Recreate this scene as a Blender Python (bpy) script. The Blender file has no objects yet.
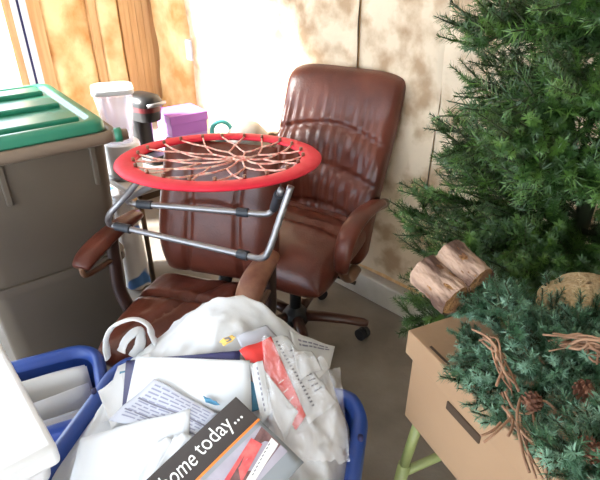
import bpy, bmesh, math, random
from mathutils import Vector, Matrix, noise
R = math.radians
PI = math.pi
sc = bpy.context.scene
COL = sc.collection

# ------------------------------------------------------------------ camera, world, sun, exposure
PITCH, FPX, EYE = R(29.6), 517.0, 1.55
cam_d = bpy.data.cameras.new('camera'); cam = bpy.data.objects.new('camera', cam_d); COL.objects.link(cam)
cam.location = (0, 0, EYE); cam.rotation_euler = (PI/2 - PITCH, 0, 0)
cam_d.sensor_width = 36; cam_d.lens = FPX/600*36; cam_d.clip_start = .02
sc.camera = cam
world = bpy.data.worlds.new('world'); sc.world = world; world.use_nodes = True
bg = world.node_tree.nodes['Background']; bg.inputs['Color'].default_value = (.72, .85, 1, 1); bg.inputs['Strength'].default_value = 7.5
sun_d = bpy.data.lights.new('sun', 'SUN'); sun = bpy.data.objects.new('sun', sun_d); COL.objects.link(sun)
sun_d.energy = 34; sun_d.angle = R(9); sun_d.color = (1, .97, .92)
SUN_DIR = Vector((.707*.75+.707, -.707*.75+.707, 0)).normalized() + Vector((0, 0, -.52))
sun.rotation_euler = SUN_DIR.to_track_quat('-Z', 'Y').to_euler()
vs = sc.view_settings
vs.view_transform = 'Standard'; vs.look = 'None'; vs.gamma = 1; vs.use_curve_mapping = False; vs.exposure = .14
sc.cycles.max_bounces = 8; sc.cycles.diffuse_bounces = 5; sc.cycles.transparent_max_bounces = 16
sc.cycles.use_denoising = True
sc.cycles.caustics_reflective = False; sc.cycles.caustics_refractive = False

# ------------------------------------------------------------------ helpers
def at(u, v, z):                                   # a point of the place seen at a spot of the photograph, z metres above the floor
    a, b = (u-300)/FPX, (v-240)/FPX
    t = (EYE-z)/(math.sin(PITCH)+b*math.cos(PITCH))
    return Vector((a*t, (math.cos(PITCH)-b*math.sin(PITCH))*t, z))

class MB:
    def __init__(s): s.v, s.f, s.m = [], [], []
    def add(s, vs, fs, mi=0):
        o = len(s.v); s.v += [Vector(p) for p in vs]
        for f in fs: s.f.append([i+o for i in f]); s.m.append(mi)
        return s
    def box(s, c, d, rot=None, mi=0, taper=1.0):
        c = Vector(c); vs = []
        for z in (-1, 1):
            k = taper if z < 0 else 1
            for x, y in ((-1,-1),(1,-1),(1,1),(-1,1)):
                p = Vector((x*d[0]/2*k, y*d[1]/2*k, z*d[2]/2))
                vs.append((rot @ p if rot else p)+c)
        return s.add(vs, [(3,2,1,0),(4,5,6,7),(0,1,5,4),(1,2,6,5),(2,3,7,6),(3,0,4,7)], mi)
    def tube(s, path, r, n=8, mi=0, flat=1.0, up=None, cap=True, closed=False):
        P = [Vector(p) for p in path]; N = len(P); rr = r if isinstance(r, (list, tuple)) else [r]*N
        vs, fs = [], []; prev = None
        for i, p in enumerate(P):
            if closed: t = (P[(i+1) % N]-P[i-1])
            else: t = P[min(i+1, N-1)]-P[max(i-1, 0)]
            t = t.normalized() if t.length > 1e-9 else Vector((0,0,1))
            if up is not None: a = Vector(up)
            elif prev is not None: a = prev
            else: a = Vector((0,0,1)) if abs(t.z) < .9 else Vector((1,0,0))
            b = t.cross(a); b = b.normalized() if b.length > 1e-6 else t.orthogonal().normalized()
            a = b.cross(t).normalized(); prev = a
            for k in range(n):
                th = 2*PI*k/n
                vs.append(p+(b*math.cos(th)+a*math.sin(th)*flat)*rr[i])
        M = N if closed else N-1
        for i in range(M):
            j = (i+1) % N
            for k in range(n):
                fs.append((i*n+k, i*n+(k+1) % n, j*n+(k+1) % n, j*n+k))
        if cap and not closed: fs += [tuple(range(n))[::-1], tuple(range((N-1)*n, N*n))]
        return s.add(vs, fs, mi)
    def lathe(s, prof, n=24, c=(0,0,0), mi=0, sx=1, sy=1, capped=True):
        vs, fs = [], []
        for r, z in prof:
            for k in range(n): vs.append((c[0]+r*sx*math.cos(2*PI*k/n), c[1]+r*sy*math.sin(2*PI*k/n), c[2]+z))
        for i in range(len(prof)-1):
            for k in range(n): fs.append((i*n+k, i*n+(k+1) % n, (i+1)*n+(k+1) % n, (i+1)*n+k))
        if capped: fs += [tuple(range(n))[::-1], tuple(range((len(prof)-1)*n, len(prof)*n))]
        return s.add(vs, fs, mi)
    def grid(s, fn, nu, nv, mi=0, closed_u=False):
        vs = [fn(i/nu, j/nv) for j in range(nv+1) for i in range(nu+(0 if closed_u else 1))]
        w = nu if closed_u else nu+1; fs = []
        for j in range(nv):
            for i in range(nu):
                i2 = (i+1) % w if closed_u else i+1
                fs.append((j*w+i, j*w+i2, (j+1)*w+i2, (j+1)*w+i))
        return s.add(vs, fs, mi)
    def prism(s, pts, z0, z1, mi=0):
        n = len(pts)
        vs = [(p[0], p[1], z0) for p in pts]+[(p[0], p[1], z1) for p in pts]
        fs = [tuple(range(n))[::-1], tuple(range(n, 2*n))]+[(i, (i+1) % n, n+(i+1) % n, n+i) for i in range(n)]
        return s.add(vs, fs, mi)
    def mesh(s, name, mats, smooth=True, weld=False):
        me = bpy.data.meshes.new(name); me.from_pydata([tuple(p) for p in s.v], [], s.f)
        for m in (mats if isinstance(mats, (list, tuple)) else [mats]): me.materials.append(m)
        me.polygons.foreach_set('material_index', s.m)
        if weld:
            bm = bmesh.new(); bm.from_mesh(me); bmesh.ops.remove_doubles(bm, verts=bm.verts, dist=1e-5)
            bmesh.ops.recalc_face_normals(bm, faces=bm.faces); bm.to_mesh(me); bm.free()
        me.polygons.foreach_set('use_smooth', [smooth]*len(me.polygons)); me.update()
        return me
    def build(s, name, mats, parent=None, smooth=True, weld=False, bevel=0, sub=0, sharp=None):
        me = s.mesh(name, mats, smooth, weld)
        o = bpy.data.objects.new(name, me); COL.objects.link(o)
        if parent: o.parent = parent
        if bevel:
            b = o.modifiers.new('bevel', 'BEVEL'); b.width = bevel; b.segments = 3; b.limit_method = 'ANGLE'; b.angle_limit = R(40)
        if sub:
            q = o.modifiers.new('sub', 'SUBSURF'); q.levels = q.render_levels = sub
        if sharp is not None: me.set_sharp_from_angle(angle=R(sharp))
        elif bevel: me.set_sharp_from_angle(angle=R(60))
        return o

def tag(o, label, cat, group=None, kind=None):
    o['label'] = label; o['category'] = cat
    if group: o['group'] = group
    if kind: o['kind'] = kind
    return o
def thing(name, label, cat, loc=(0,0,0), rz=0, group=None):
    o = bpy.data.objects.new(name, None); COL.objects.link(o); o.location = loc; o.rotation_euler = (0, 0, rz)
    o.empty_display_size = .1
    return tag(o, label, cat, group)
def struct(o): o['kind'] = 'structure'; return o
def bez(pts, n=8):                                 # Catmull-Rom through points
    P = [Vector(p) for p in pts]; out = []
    for i in range(len(P)-1):
        p0, p1, p2, p3 = P[max(i-1,0)], P[i], P[i+1], P[min(i+2, len(P)-1)]
        for k in range(n):
            t = k/n
            out.append(.5*((2*p1)+(p2-p0)*t+(2*p0-5*p1+4*p2-p3)*t*t+(3*p1-p0-3*p2+p3)*t**3))
    return out+[P[-1]]
def rrect(w, d, r, n=6):
    pts = []
    for cx, cy, a0 in ((w/2-r, d/2-r, 0), (-w/2+r, d/2-r, 90), (-w/2+r, -d/2+r, 180), (w/2-r, -d/2+r, 270)):
        for k in range(n+1):
            a = R(a0+90*k/n); pts.append((cx+r*math.cos(a), cy+r*math.sin(a)))
    return pts
def loft(mb, rings, close_bottom=True, close_top=False, mi=0):   # rings: list of (points2d, z)
    n = len(rings[0][0]); vs = [(p[0], p[1], z) for pts, z in rings for p in pts]; fs = []
    for i in range(len(rings)-1):
        for k in range(n): fs.append((i*n+k, i*n+(k+1) % n, (i+1)*n+(k+1) % n, (i+1)*n+k))
    if close_bottom: fs.append(tuple(range(n))[::-1])
    if close_top: fs.append(tuple(range((len(rings)-1)*n, len(rings)*n)))
    return mb.add(vs, fs, mi)

# ------------------------------------------------------------------ materials
def mat(name, c1, c2=None, rough=.5, metal=0, scale=8, detail=4, bump=0, bscale=60, coat=0, stretch=None, trans=0, alpha=1, spec=.5, sss=0, lo=.35, hi=.65, transl=0):
    m = bpy.data.materials.new(name); m.use_nodes = True; nt = m.node_tree; N, L = nt.nodes, nt.links
    b = N['Principled BSDF']
    b.inputs['Base Color'].default_value = (*c1, 1); b.inputs['Roughness'].default_value = rough; b.inputs['Metallic'].default_value = metal
    b.inputs['Coat Weight'].default_value = coat; b.inputs['Coat Roughness'].default_value = .25
    b.inputs['Transmission Weight'].default_value = trans; b.inputs['Alpha'].default_value = alpha
    b.inputs['Specular IOR Level'].default_value = spec
    tc = N.new('ShaderNodeTexCoord'); vec = tc.outputs['Object']
    if stretch:
        mp = N.new('ShaderNodeMapping'); mp.inputs['Scale'].default_value = stretch; L.new(vec, mp.inputs['Vector']); vec = mp.outputs['Vector']
    if c2:
        n = N.new('ShaderNodeTexNoise'); n.inputs['Scale'].default_value = scale; n.inputs['Detail'].default_value = detail; L.new(vec, n.inputs['Vector'])
        r = N.new('ShaderNodeValToRGB'); r.color_ramp.elements[0].position = lo; r.color_ramp.elements[1].position = hi
        r.color_ramp.elements[0].color = (*c1, 1); r.color_ramp.elements[1].color = (*c2, 1)
        L.new(n.outputs['Fac'], r.inputs['Fac']); L.new(r.outputs['Color'], b.inputs['Base Color'])
    if bump:
        n = N.new('ShaderNodeTexNoise'); n.inputs['Scale'].default_value = bscale; n.inputs['Detail'].default_value = 3; L.new(vec, n.inputs['Vector'])
        bp = N.new('ShaderNodeBump'); bp.inputs['Strength'].default_value = bump; bp.inputs['Distance'].default_value = .01
        L.new(n.outputs['Fac'], bp.inputs['Height']); L.new(bp.outputs['Normal'], b.inputs['Normal'])
    if transl:
        out = N['Material Output']; tr = N.new('ShaderNodeBsdfTranslucent'); tr.inputs['Color'].default_value = (*c1, 1)
        mx = N.new('ShaderNodeMixShader'); mx.inputs['Fac'].default_value = transl
        L.new(b.outputs[0], mx.inputs[1]); L.new(tr.outputs[0], mx.inputs[2]); L.new(mx.outputs[0], out.inputs['Surface'])
    return m
M = {}
M['concrete'] = mat('concrete', (.19,.162,.132), (.29,.255,.215), .75, scale=3.5, detail=8, bump=.25, bscale=40)
M['curb'] = mat('curb', (.50,.46,.40), (.66,.62,.55), .8, scale=5, detail=8, bump=.3, bscale=50)
M['wood'] = mat('stud wood', (.62,.36,.16), (.74,.48,.24), .6, scale=6, detail=6, stretch=(8,8,.6), bump=.1)
M['batt'] = mat('fibreglass batt', (.60,.32,.11), (.87,.70,.38), .95, scale=5, detail=10, bump=.7, bscale=18, lo=.34, hi=.6)
M['kraft'] = mat('kraft faced batt', (.38,.255,.15), (.66,.53,.38),   .9, scale=8, detail=10, bump=.6, bscale=16, lo=.36, hi=.56)
M['drywall'] = mat('drywall', (.7,.68,.64), None, .9)
M['white'] = mat('white plastic', (.74,.76,.79), None, .35)
M['outside'] = mat('outside paving', (.6,.6,.58), (.7,.7,.68), .9, scale=3)
M['leather'] = mat('leather', (.075,.017,.010), (.135,.035,.020), .32, scale=7, detail=6, bump=.12, bscale=140, spec=.42)
M['leather_worn'] = mat('worn leather', (.17,.055,.035), (.30,.14,.08), .4, scale=14, detail=5, bump=.1, bscale=140)
M['dark_leather'] = mat('dark leather', (.030,.014,.011), (.045,.02,.016), .5, scale=9)
M['chair_wood'] = mat('mahogany', (.05,.016,.010), (.085,.03,.018), .3, scale=5, stretch=(1,6,1), coat=.3)
M['arm_wood'] = mat('arm wood', (.10,.045,.022), (.18,.09,.05), .4, scale=8, coat=.2)
M['black'] = mat('black plastic', (.012,.012,.013), None, .4)
M['rubber'] = mat('black rubber', (.02,.02,.022), None, .7)
M['steel'] = mat('grey steel tube', (.30,.29,.30), None, .38, .7)
M['sleeve'] = mat('dark sleeve', (.035,.04,.05), None, .5)
M['red_fabric'] = mat('red fabric', (.62,.008,.030), (.70,.014,.04), .6, scale=10, bump=.15, bscale=30)
M['cord'] = mat('red and white cord', (.80,.26,.22), (.88,.62,.52), .7, scale=60, detail=1)
M['tote'] = mat('taupe plastic', (.085,.066,.048), (.098,.077,.056), .5, scale=3)
M['tote_rim'] = mat('taupe rim plastic', (.17,.125,.09), None, .45)
M['green_lid'] = mat('green plastic', (.022,.19,.115), (.028,.22,.135), .33, scale=3)
M['blue'] = mat('blue plastic', (.022,.065,.30), (.028,.08,.34), .4, scale=4)
M['paper'] = mat('white paper', (.70,.72,.75), None, .8, transl=.12)
M['paper_grey'] = mat('grey paper', (.46,.47,.53), None, .8)
M['paper_cream'] = mat('cream paper', (.80,.77,.72), None, .8)
M['ink'] = mat('grey ink', (.16,.16,.20), None, .8)
M['ink_light'] = mat('pale ink', (.25,.25,.33), None, .8)
M['red_paper'] = mat('red paper', (.72,.045,.04), None, .6)
M['navy'] = mat('navy card', (.025,.025,.10), None, .55)
M['teal_paper'] = mat('teal card', (.05,.20,.33), None, .6)
M['yellow_paper'] = mat('yellow card', (.75,.5,.12), None, .6)
M['bag'] = mat('white bag film', (.74,.75,.77), (.82,.83,.84), .35, scale=6, bump=.35, bscale=22, transl=.3)
M['film'] = mat('clear film', (.9,.9,.92), None, .18, alpha=.24, bump=.4, bscale=30)
M['flyer_dark'] = mat('charcoal print', (.035,.026,.024), None, .5)
M['flyer_grey'] = mat('blue grey print', (.28,.31,.34), None, .5)
M['orange'] = mat('orange print', (.85,.22,.03), None, .5)
M['print_sky'] = mat('mauve print', (.36,.33,.40), (.45,.42,.5), .5, scale=20)
M['print_roof'] = mat('red print', (.60,.07,.08), (.75,.16,.15), .5, scale=60)
M['print_wall'] = mat('maroon print', (.11,.05,.05), (.22,.12,.12), .5, scale=60)
M['print_green'] = mat('green print', (.03,.25,.12), None, .5)
M['print_foliage'] = mat('foliage print', (.05,.08,.04), (.2,.22,.16), .5, scale=90)
M['print_white'] = mat('white print', (.80,.79,.77), None, .5)
M['cardboard'] = mat('cardboard', (.29,.175,.097), (.33,.205,.115), .8, scale=2.5, bump=.05, bscale=80)
M['card_dark'] = mat('cardboard slot', (.05,.028,.014), None, .9)
M['green_tube'] = mat('pale green paint', (.24,.29,.10), (.30,.33,.13), .45, scale=12)
M['needle'] = mat('pine green', (.013,.046,.005), (.028,.078,.010), .5, scale=9)
M['needle_pale'] = mat('fresh pine green', (.036,.095,.010), (.072,.15,.020), .5, scale=9)  # lighter, yellower green, given to needles at random
M['needle_blue'] = mat('blue spruce green', (.026,.080,.034), (.055,.135,.065), .45, scale=14)
M['needle_frost'] = mat('frosted spruce', (.085,.18,.105), (.16,.28,.19), .5, scale=14)
M['stem'] = mat('wire stem', (.030,.040,.014), None, .8)
M['twig'] = mat('vine twig', (.20,.10,.055), (.34,.19,.11), .75, scale=30)
M['bark'] = mat('log bark', (.09,.045,.03), (.38,.25,.18), .9, scale=22, detail=8, bump=1.0, bscale=70, stretch=(1,1,.4), lo=.4, hi=.56)
M['log_end'] = mat('log end', (.14,.055,.02), (.30,.15,.05), .9, scale=40, bump=.8, bscale=120)
M['cone'] = mat('cone scale', (.085,.028,.014), (.20,.085,.045), .8, scale=40)
M['burlap'] = mat('burlap', (.36,.24,.12), (.50,.36,.20), .95, scale=160, detail=2, bump=.7, bscale=260)
M['purple'] = mat('purple card', (.36,.13,.50), (.40,.15,.54), .5, scale=3)
M['lilac'] = mat('lilac card', (.50,.30,.66), None, .55)
M['clear'] = mat('clear plastic', (.90,.88,.98), None, .12, alpha=.3)
M['table'] = mat('table laminate', (.42,.36,.31), (.48,.42,.37), .55, scale=6)
M['table_leg'] = mat('bronze steel', (.16,.11,.07), None, .4, .5)
M['maroon'] = mat('maroon band', (.10,.012,.016), None, .3)
M['teal'] = mat('teal plastic', (.08,.42,.42), None, .35)
M['helmet'] = mat('pale shell', (.13,.115,.10), (.18,.16,.14), .5, scale=10)
M['sack_blue'] = mat('blue print bag', (.86,.88,.92), (.10,.30,.75), .6, scale=7, detail=1, lo=.60, hi=.63)
M['dark_red'] = mat('dark red cloth', (.14,.012,.012), (.2,.02,.02), .8, scale=20)
M['grey_metal'] = mat('grey rim', (.28,.28,.30), None, .4)

# ------------------------------------------------------------------ setting
CRN = Vector((-.955, 3.415, 0)); U = Vector((.7071, -.7071, 0)); W = Vector((-.7071, -.7071, 0))
HC = 2.62
def wp(u, w, z): return CRN+U*u+W*w+Vector((0, 0, z))
def wbox(mb, u0, u1, w0, w1, z0, z1, mi=0):
    vs = [wp(u, w, z) for z in (z0, z1) for u, w in ((u0,w0),(u0,w1),(u1,w1),(u1,w0))]
    return mb.add(vs, [(3,2,1,0),(4,5,6,7),(0,1,5,4),(1,2,6,5),(2,3,7,6),(3,0,4,7)], mi)
struct(wbox(MB(), -.22, 7.0, -.22, 6.0, -.1, 0).build('floor', M['concrete'], smooth=False))
struct(wbox(MB(), -9, -.0, -3, 12, -.14, -.02).build('outside_ground', M['outside'], smooth=False))
struct(wbox(MB(), -.2, 7.0, -.2, 6.0, HC, HC+.1).build('ceiling', M['drywall'], smooth=False))
def batt(mb, fn, n0, n1):
    return mb.grid(fn, n0, n1)
# right wall: sheathing, concrete curb, studs, batts
RS = .055                                           # the studs stand back from the curb's face
wr = struct(wbox(MB(), -.22, 7.0, -.22, -.17, 0, HC).build('wall_right', M['drywall'], smooth=False))
wbox(MB(), 0, 7.0, -.17, 0, 0, .13).build('curb', M['curb'], wr, smooth=False, bevel=.008)
wbox(MB(), 0, 7.0, -.15, -RS, .13, .168).build('bottom_plate', M['wood'], wr, smooth=False)
us = [.42+.413*i for i in range(14)]
for u in us:
    wbox(MB(), u-.019, u+.019, -.15, -RS, .168, HC).build('stud', M['wood'], wr, smooth=False)
def right_batt(u0, u1, seed):
    def fn(a, b):
        u = u0+(u1-u0)*a; z = .165+(HC-.165)*b
        e = min(1, min(a, 1-a)*(34 if seed > 7 else 9))**.5
        if seed > 7: e = .92+.08*e
        q = noise.fractal(Vector((u*3.1+seed, z*2.2, seed)), 1, 2, 4)
        return wp(u, -RS-.03+.05*e+.024*q*e+(.012 if seed > 7 else -.004), z)
    MB().grid(fn, 24, 110).build('insulation_batt', M['kraft'] if seed > 4 else M['batt'], wr)
edges = [-.01]+us
for i in range(9): right_batt(edges[i]+(.019 if i < 2 else .001), edges[i+1]-(.019 if i < 1 else .001), i*7.3)
struct(wbox(MB(), 5.2, 5.3, -.22, 6.0, 0, HC).build('wall_light_block', M['drywall'], smooth=False))  # unseen wall, added to block daylight from this side and keep it directional
# left wall with the doorway
DW0, DW1, DH = .70, 2.30, 2.36
wl = struct(wbox(MB(), -.22, -.17, -.22, DW0, 0, HC).build('wall_left', M['drywall'], smooth=False))
wbox(MB(), -.22, -.0, DW1+.1, 6.0, 0, HC).build('wall_panel', M['drywall'], wl, smooth=False)
wbox(MB(), -.22, -.0, DW0, DW1+.1, DH, HC).build('door_header', M['wood'], wl, smooth=False)
for w0, w1 in ((-.045,-.004),(-.002,.04),(.042,.084),(.086,.145),(.29,.33),(.595,.665)):
    wbox(MB(), -.14, -.012, w0, w1, 0.0, HC).build('stud', M['wood'], wl, smooth=False)
wbox(MB(), -.15, -.02, -.16, -.03, 0, HC).build('corner_post', M['wood'], wl, smooth=False)
def left_batt(w0, w1, seed):
    def fn(a, b):
        w = w0+(w1-w0)*a; z = HC*b
        e = min(1, min(a, 1-a)*7)**.5
        q = noise.fractal(Vector((w*3.1+seed, z*2.2, seed)), 1, 2, 4)
        return wp(-.05+.03*e+.03*q*e, w, z)
    MB().grid(fn, 22, 110).build('insulation_batt', M['batt'], wl)
left_batt(.145, .29, 50); left_batt(.33, .595, 61)
dr = struct(wbox(MB(), -.20, .008, .668, .70, 0, DH).build('door_1', M['white'], smooth=False))
wbox(MB(), -.12, -.002, .70, .712, 0, DH).build('weather_strip', M['navy'], dr, smooth=False)
wbox(MB(), -.12, -.004, .712, .735, 0, DH).build('inner_jamb', M['white'], dr, smooth=False)
wbox(MB(), -.20, -.03, .735, .775, 0, DH).build('wood_jamb', M['wood'], dr, smooth=False)
wbox(MB(), -.20, -.0, DW1, DW1+.1, 0, DH).build('wood_jamb', M['wood'], dr, smooth=False)

# switch box and its cable on a stud
sb = thing('switch_box', 'small white electrical box fixed to a stud left of the bright wall', 'electrical box', wp(.425, -RS, 1.03), R(-45))
MB().box((0, -.018, 0), (.055, .036, .115)).build('box_body', M['white'], sb, smooth=False, bevel=.004)
MB().box((0, -.038, 0), (.05, .005, .10)).build('cover_plate', M['white'], sb, smooth=False, bevel=.002)
MB().tube([(0,-.012,.055),(-.004,-.008,.12),(.006,-.008,.4),(0,-.008,1.4)], .005, 6).build('cable', M['paper_cream'], sb)

# ------------------------------------------------------------------ stacked totes
tote_c, tote_rz = Vector((-.66, 1.745, 0)), R(38)
def tote_frame(z): return Matrix.Translation(tote_c+Vector((0,0,z))) @ Matrix.Rotation(tote_rz, 4, 'Z')
TW, TD = .52, .72
# local frame: the near right corner is (0,0), x runs left (negative), y runs back
def shift(pts, inset): return [(p[0]-TW/2, p[1]+TD/2) for p in pts]
def tote(name, label, z0, h, lid, inset):
    t = thing(name, label, 'storage tote', tote_c+Vector((0,0,z0)), tote_rz, 'stacked taupe totes')
    b = MB(); w, d = TW-inset*2, TD-inset*2
    rings = [(shift(rrect(w-.06, d-.06, .06), 0), 0), (shift(rrect(w-.05, d-.05, .06), 0), .02), (shift(rrect(w-.02, d-.02, .05), 0), h-.05), (shift(rrect(w-.0, d-.0, .05), 0), h-.045),
             (shift(rrect(w, d, .05), 0), h-.01), (shift(rrect(w-.03, d-.03, .04), 0), h-.01), (shift(rrect(w-.08, d-.08, .05), 0), .03)]
    loft(b, rings).build('body', M['tote'], t, sharp=45)
    r = MB()
    for x in (-.36, -.07):
        if lid: MB().box((x, inset+.010, h-.12), (.02, .02, .15)).build('rib', M['tote'], t, smooth=False, bevel=.004)
    for i in range(3):
        if lid: MB().box((-inset-.012, .12+i*.2, h-.12), (.02, .018, .15)).build('rib', M['tote'], t, smooth=False, bevel=.004)
    if lid:
        q = MB(); ring = shift(rrect(TW+.03, TD+.03, .05, 5), 0)
        q.tube([(p[0], p[1], h-.028) for p in ring], .021, 10, closed=True)
        q.build('rim', M['tote_rim'], t)
        hb = MB().tube([(-.01, .0, h-.03), (.03, -.01, h-.03), (.055, -.012, h-.03)], [.022, .021, .019], 12)
        hb.build('handle', M['tote_rim'], t)
        MB().tube([(.012, -.004, h-.028), (.036, -.01, h-.028)], .026, 12).build('latch', M['green_lid'], t)
        l = MB()
        rings = [(shift(rrect(TW-.0, TD-.0, .05), 0), h-.012), (shift(rrect(TW-.005, TD-.005, .05), 0), h+.022), (shift(rrect(TW-.03, TD-.03, .05), 0), h+.030),
                 (shift(rrect(TW-.08, TD-.08, .05), 0), h+.030), (shift(rrect(TW-.10, TD-.10, .04), 0), h+.016)]
        loft(l, rings, True, True)
        for y in (.13, .36, .59):
            l.prism([(-TW+.07, y-.05), (-.07, y-.05), (-.07, y+.05), (-TW+.07, y+.05)], h+.012, h+.034)
        l.build('lid', M['green_lid'], t, smooth=False, bevel=.007)
    return t
tote('storage_tote', 'taupe plastic tote without a lid at the bottom of the stack', 0, .52, False, .012)
tote('storage_tote', 'taupe plastic tote with green ribbed lid on top of the stack', .475, .53, True, 0)

# ------------------------------------------------------------------ table in the corner with things on it
tt = thing('folding_table', 'small grey laminate table in the corner behind the chairs', 'table', (-.715, 2.07, 0), R(45))
TZ = .60
MB().prism([(p[0]+.36, p[1]+.54) for p in rrect(.72, 1.0, .05)], TZ-.03, TZ).build('table_top', M['table'], tt, smooth=False, bevel=.006)
for x, y in ((.06,.10),(.66,.10),(.06,.98),(.66,.98)):
    MB().tube([(x, y, TZ-.03), (x, y, 0)], .012, 10).build('leg', M['table_leg'], tt)
MB().box((.36, .10, TZ-.06), (.60, .02, .05)).build('apron', M['table_leg'], tt, smooth=False, bevel=.003)

# clear pitcher on white canister
wc = thing('canister', 'white plastic canister standing under the clear pitcher beside tote', 'canister', (-.825, 2.30, TZ))
MB().lathe([(.075,0),(.08,.01),(.082,.15),(.078,.165),(.05,.17)], 28).build('body', M['white'], wc, sharp=40)
MB().lathe([(.084,-.0),(.084,.012)], 28, (0,0,.004)).build('foot_ring', M['grey_metal'], wc, sharp=40)
pt = thing('pitcher', 'clear plastic pitcher with white rim on top of white canister', 'pitcher', (-.825, 2.30, TZ+.172), R(20))
pr = MB(); loft(pr, [(rrect(.105,.105,.03), 0), (rrect(.11,.11,.03), .01), (rrect(.165,.165,.035), .215), (rrect(.155,.155,.03), .215), (rrect(.10,.10,.028), .014)], True, True)
pr.build('jar', M['clear'], pt, sharp=50)
rr = MB(); loft(rr, [(rrect(.170,.170,.036), .222), (rrect(.176,.176,.036), .226), (rrect(.176,.176,.036), .243), (rrect(.15,.15,.03), .248)], True, True)
rr.build('lid', M['white'], pt, sharp=50)
for a in range(4):
    x, y = (.04*math.cos(a*PI/2+.4), .04*math.sin(a*PI/2+.4))
    MB().tube([(x*.9, y*.9, .02), (x*1.4, y*1.4, .2)], .007, 6).build('rib', M['clear'], pt)

# single-cup coffee maker
cm = thing('coffee_maker', 'black single cup coffee maker with maroon band on the corner table', 'coffee maker', (-.765, 2.515, TZ), R(55))
cm.scale = (.88, .88, 1)
MB().prism(rrect(.15,.24,.04), 0, .03).build('base', M['black'], cm, smooth=False, bevel=.008)
b = MB(); loft(b, [(rrect(.11,.12,.04), .03), (rrect(.115,.12,.045), .22)], True, True)
for i in range(len(b.v)): b.v[i].y += .05
b.build('column', M['black'], cm, sharp=50)
b = MB(); loft(b, [(rrect(.12,.19,.05), .21), (rrect(.13,.20,.055), .235), (rrect(.135,.205,.06), .262)], True, True); b.build('brew_head', M['black'], cm, sharp=50)
b = MB(); loft(b, [(rrect(.142,.212,.06), .258), (rrect(.142,.212,.06), .285)], True, True); b.build('band', M['maroon'], cm, sharp=50)
b = MB(); loft(b, [(rrect(.15,.222,.06), .283), (rrect(.155,.226,.06), .30), (rrect(.13,.20,.06), .325), (rrect(.07,.12,.03), .336)], True, True); b.build('lid', M['black'], cm, sharp=50)
MB().tube([(-.06,-.11,.296),(-.03,-.135,.30),(.03,-.135,.30),(.06,-.11,.296)], .009, 8).build('handle', M['steel'], cm)
MB().box((0,-.07,.036), (.11,.09,.012)).build('drip_tray', M['black'], cm, smooth=False, bevel=.003)

def shoe_box(label, loc, rz, w, d, h, m):
    t = thing('gift_box', label, 'box', loc, rz, 'purple boxes on the corner table')
    MB().box((0,0,h/2-.005), (w-.012, d-.012, h-.01)).build('body', m, t, smooth=False, bevel=.002)
    MB().box((0,0,h-.022), (w, d, .044)).build('lid', m, t, smooth=False, bevel=.003)
shoe_box('lilac purple box underneath the other one on corner table', (-.63, 2.69, TZ), R(40), .20, .19, .10, M['lilac'])
shoe_box('darker purple box stacked on top beside the coffee maker', (-.625, 2.69, TZ+.10), R(36), .21, .20, .105, M['purple'])

hm = thing('helmet', 'pale rounded helmet with dark strap behind the red ring', 'helmet', (-.265, 2.535, TZ), R(20))
MB().lathe([(.105,0),(.115,.07),(.10,.13),(.06,.175),(.01,.19)], 24, sy=1.2).build('shell', M['helmet'], hm)
MB().tube([(.119*math.cos(a), .142*math.sin(a), .05+.04*math.sin(a*2)) for a in [2*PI*k/24 for k in range(24)]], .012, 8, closed=True).build('strap', M['black'], hm)
gg = thing('toy_goggles', 'small teal and black goggles left of the pale helmet', 'goggles', (-.405, 2.60, TZ), R(10))
MB().tube([(.05*math.cos(a), .0, .12+.05*math.sin(a)) for a in [2*PI*k/20 for k in range(20)]], .012, 8, closed=True).build('ring', M['teal'], gg)
MB().box((0,0,.035), (.05,.05,.07)).build('foot', M['black'], gg, smooth=False, bevel=.006)
MB().tube(bez([(-.14,0,.06),(-.08,.01,.09),(-.01,0,.10)],5), [.012]*11, 8).build('arm', M['black'], gg)

sk = thing('plastic_sack', 'white sack with blue print on the floor beside the tote', 'bag', (-.95, 2.22, 0), R(45))
b = MB()
def sack(a, bb):
    th = 2*PI*a; k = 1-.25*bb**3; q = 1+.08*noise.noise(Vector((math.cos(th)*2, math.sin(th)*2, bb*4)))
    r = .5*(abs(math.cos(th))**4+abs(math.sin(th))**4)**-.25
    return (r*math.cos(th)*.13*k*q+.10, r*math.sin(th)*.30*k*q+.06, .5*bb)
b.grid(sack, 32, 14, closed_u=True); b.f.append(list(range(14*32, 15*32))); b.m.append(0)
b.build('sack_body', M['sack_blue'], sk)

# ------------------------------------------------------------------ office chairs
def cushion(nu, nv, shape):
    """shape(u, v, side) -> point for u,v in -1..1; side +1 front, -1 back; edges must meet."""
    b = MB(); g = lambda t: math.sin((t*2-1)*PI/2)
    b.grid(lambda a, c: shape(g(a), g(c), 1), nu, nv); b.grid(lambda a, c: shape(g(1-a), g(c), -1), nu, nv)
    return b
def edge(u, v, p=6, q=2.6):
    return (max(0, 1-abs(u)**p)**(1/q))*(max(0, 1-abs(v)**p)**(1/q))
def gro(x, w): return math.exp(-(x/w)**2)

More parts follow.
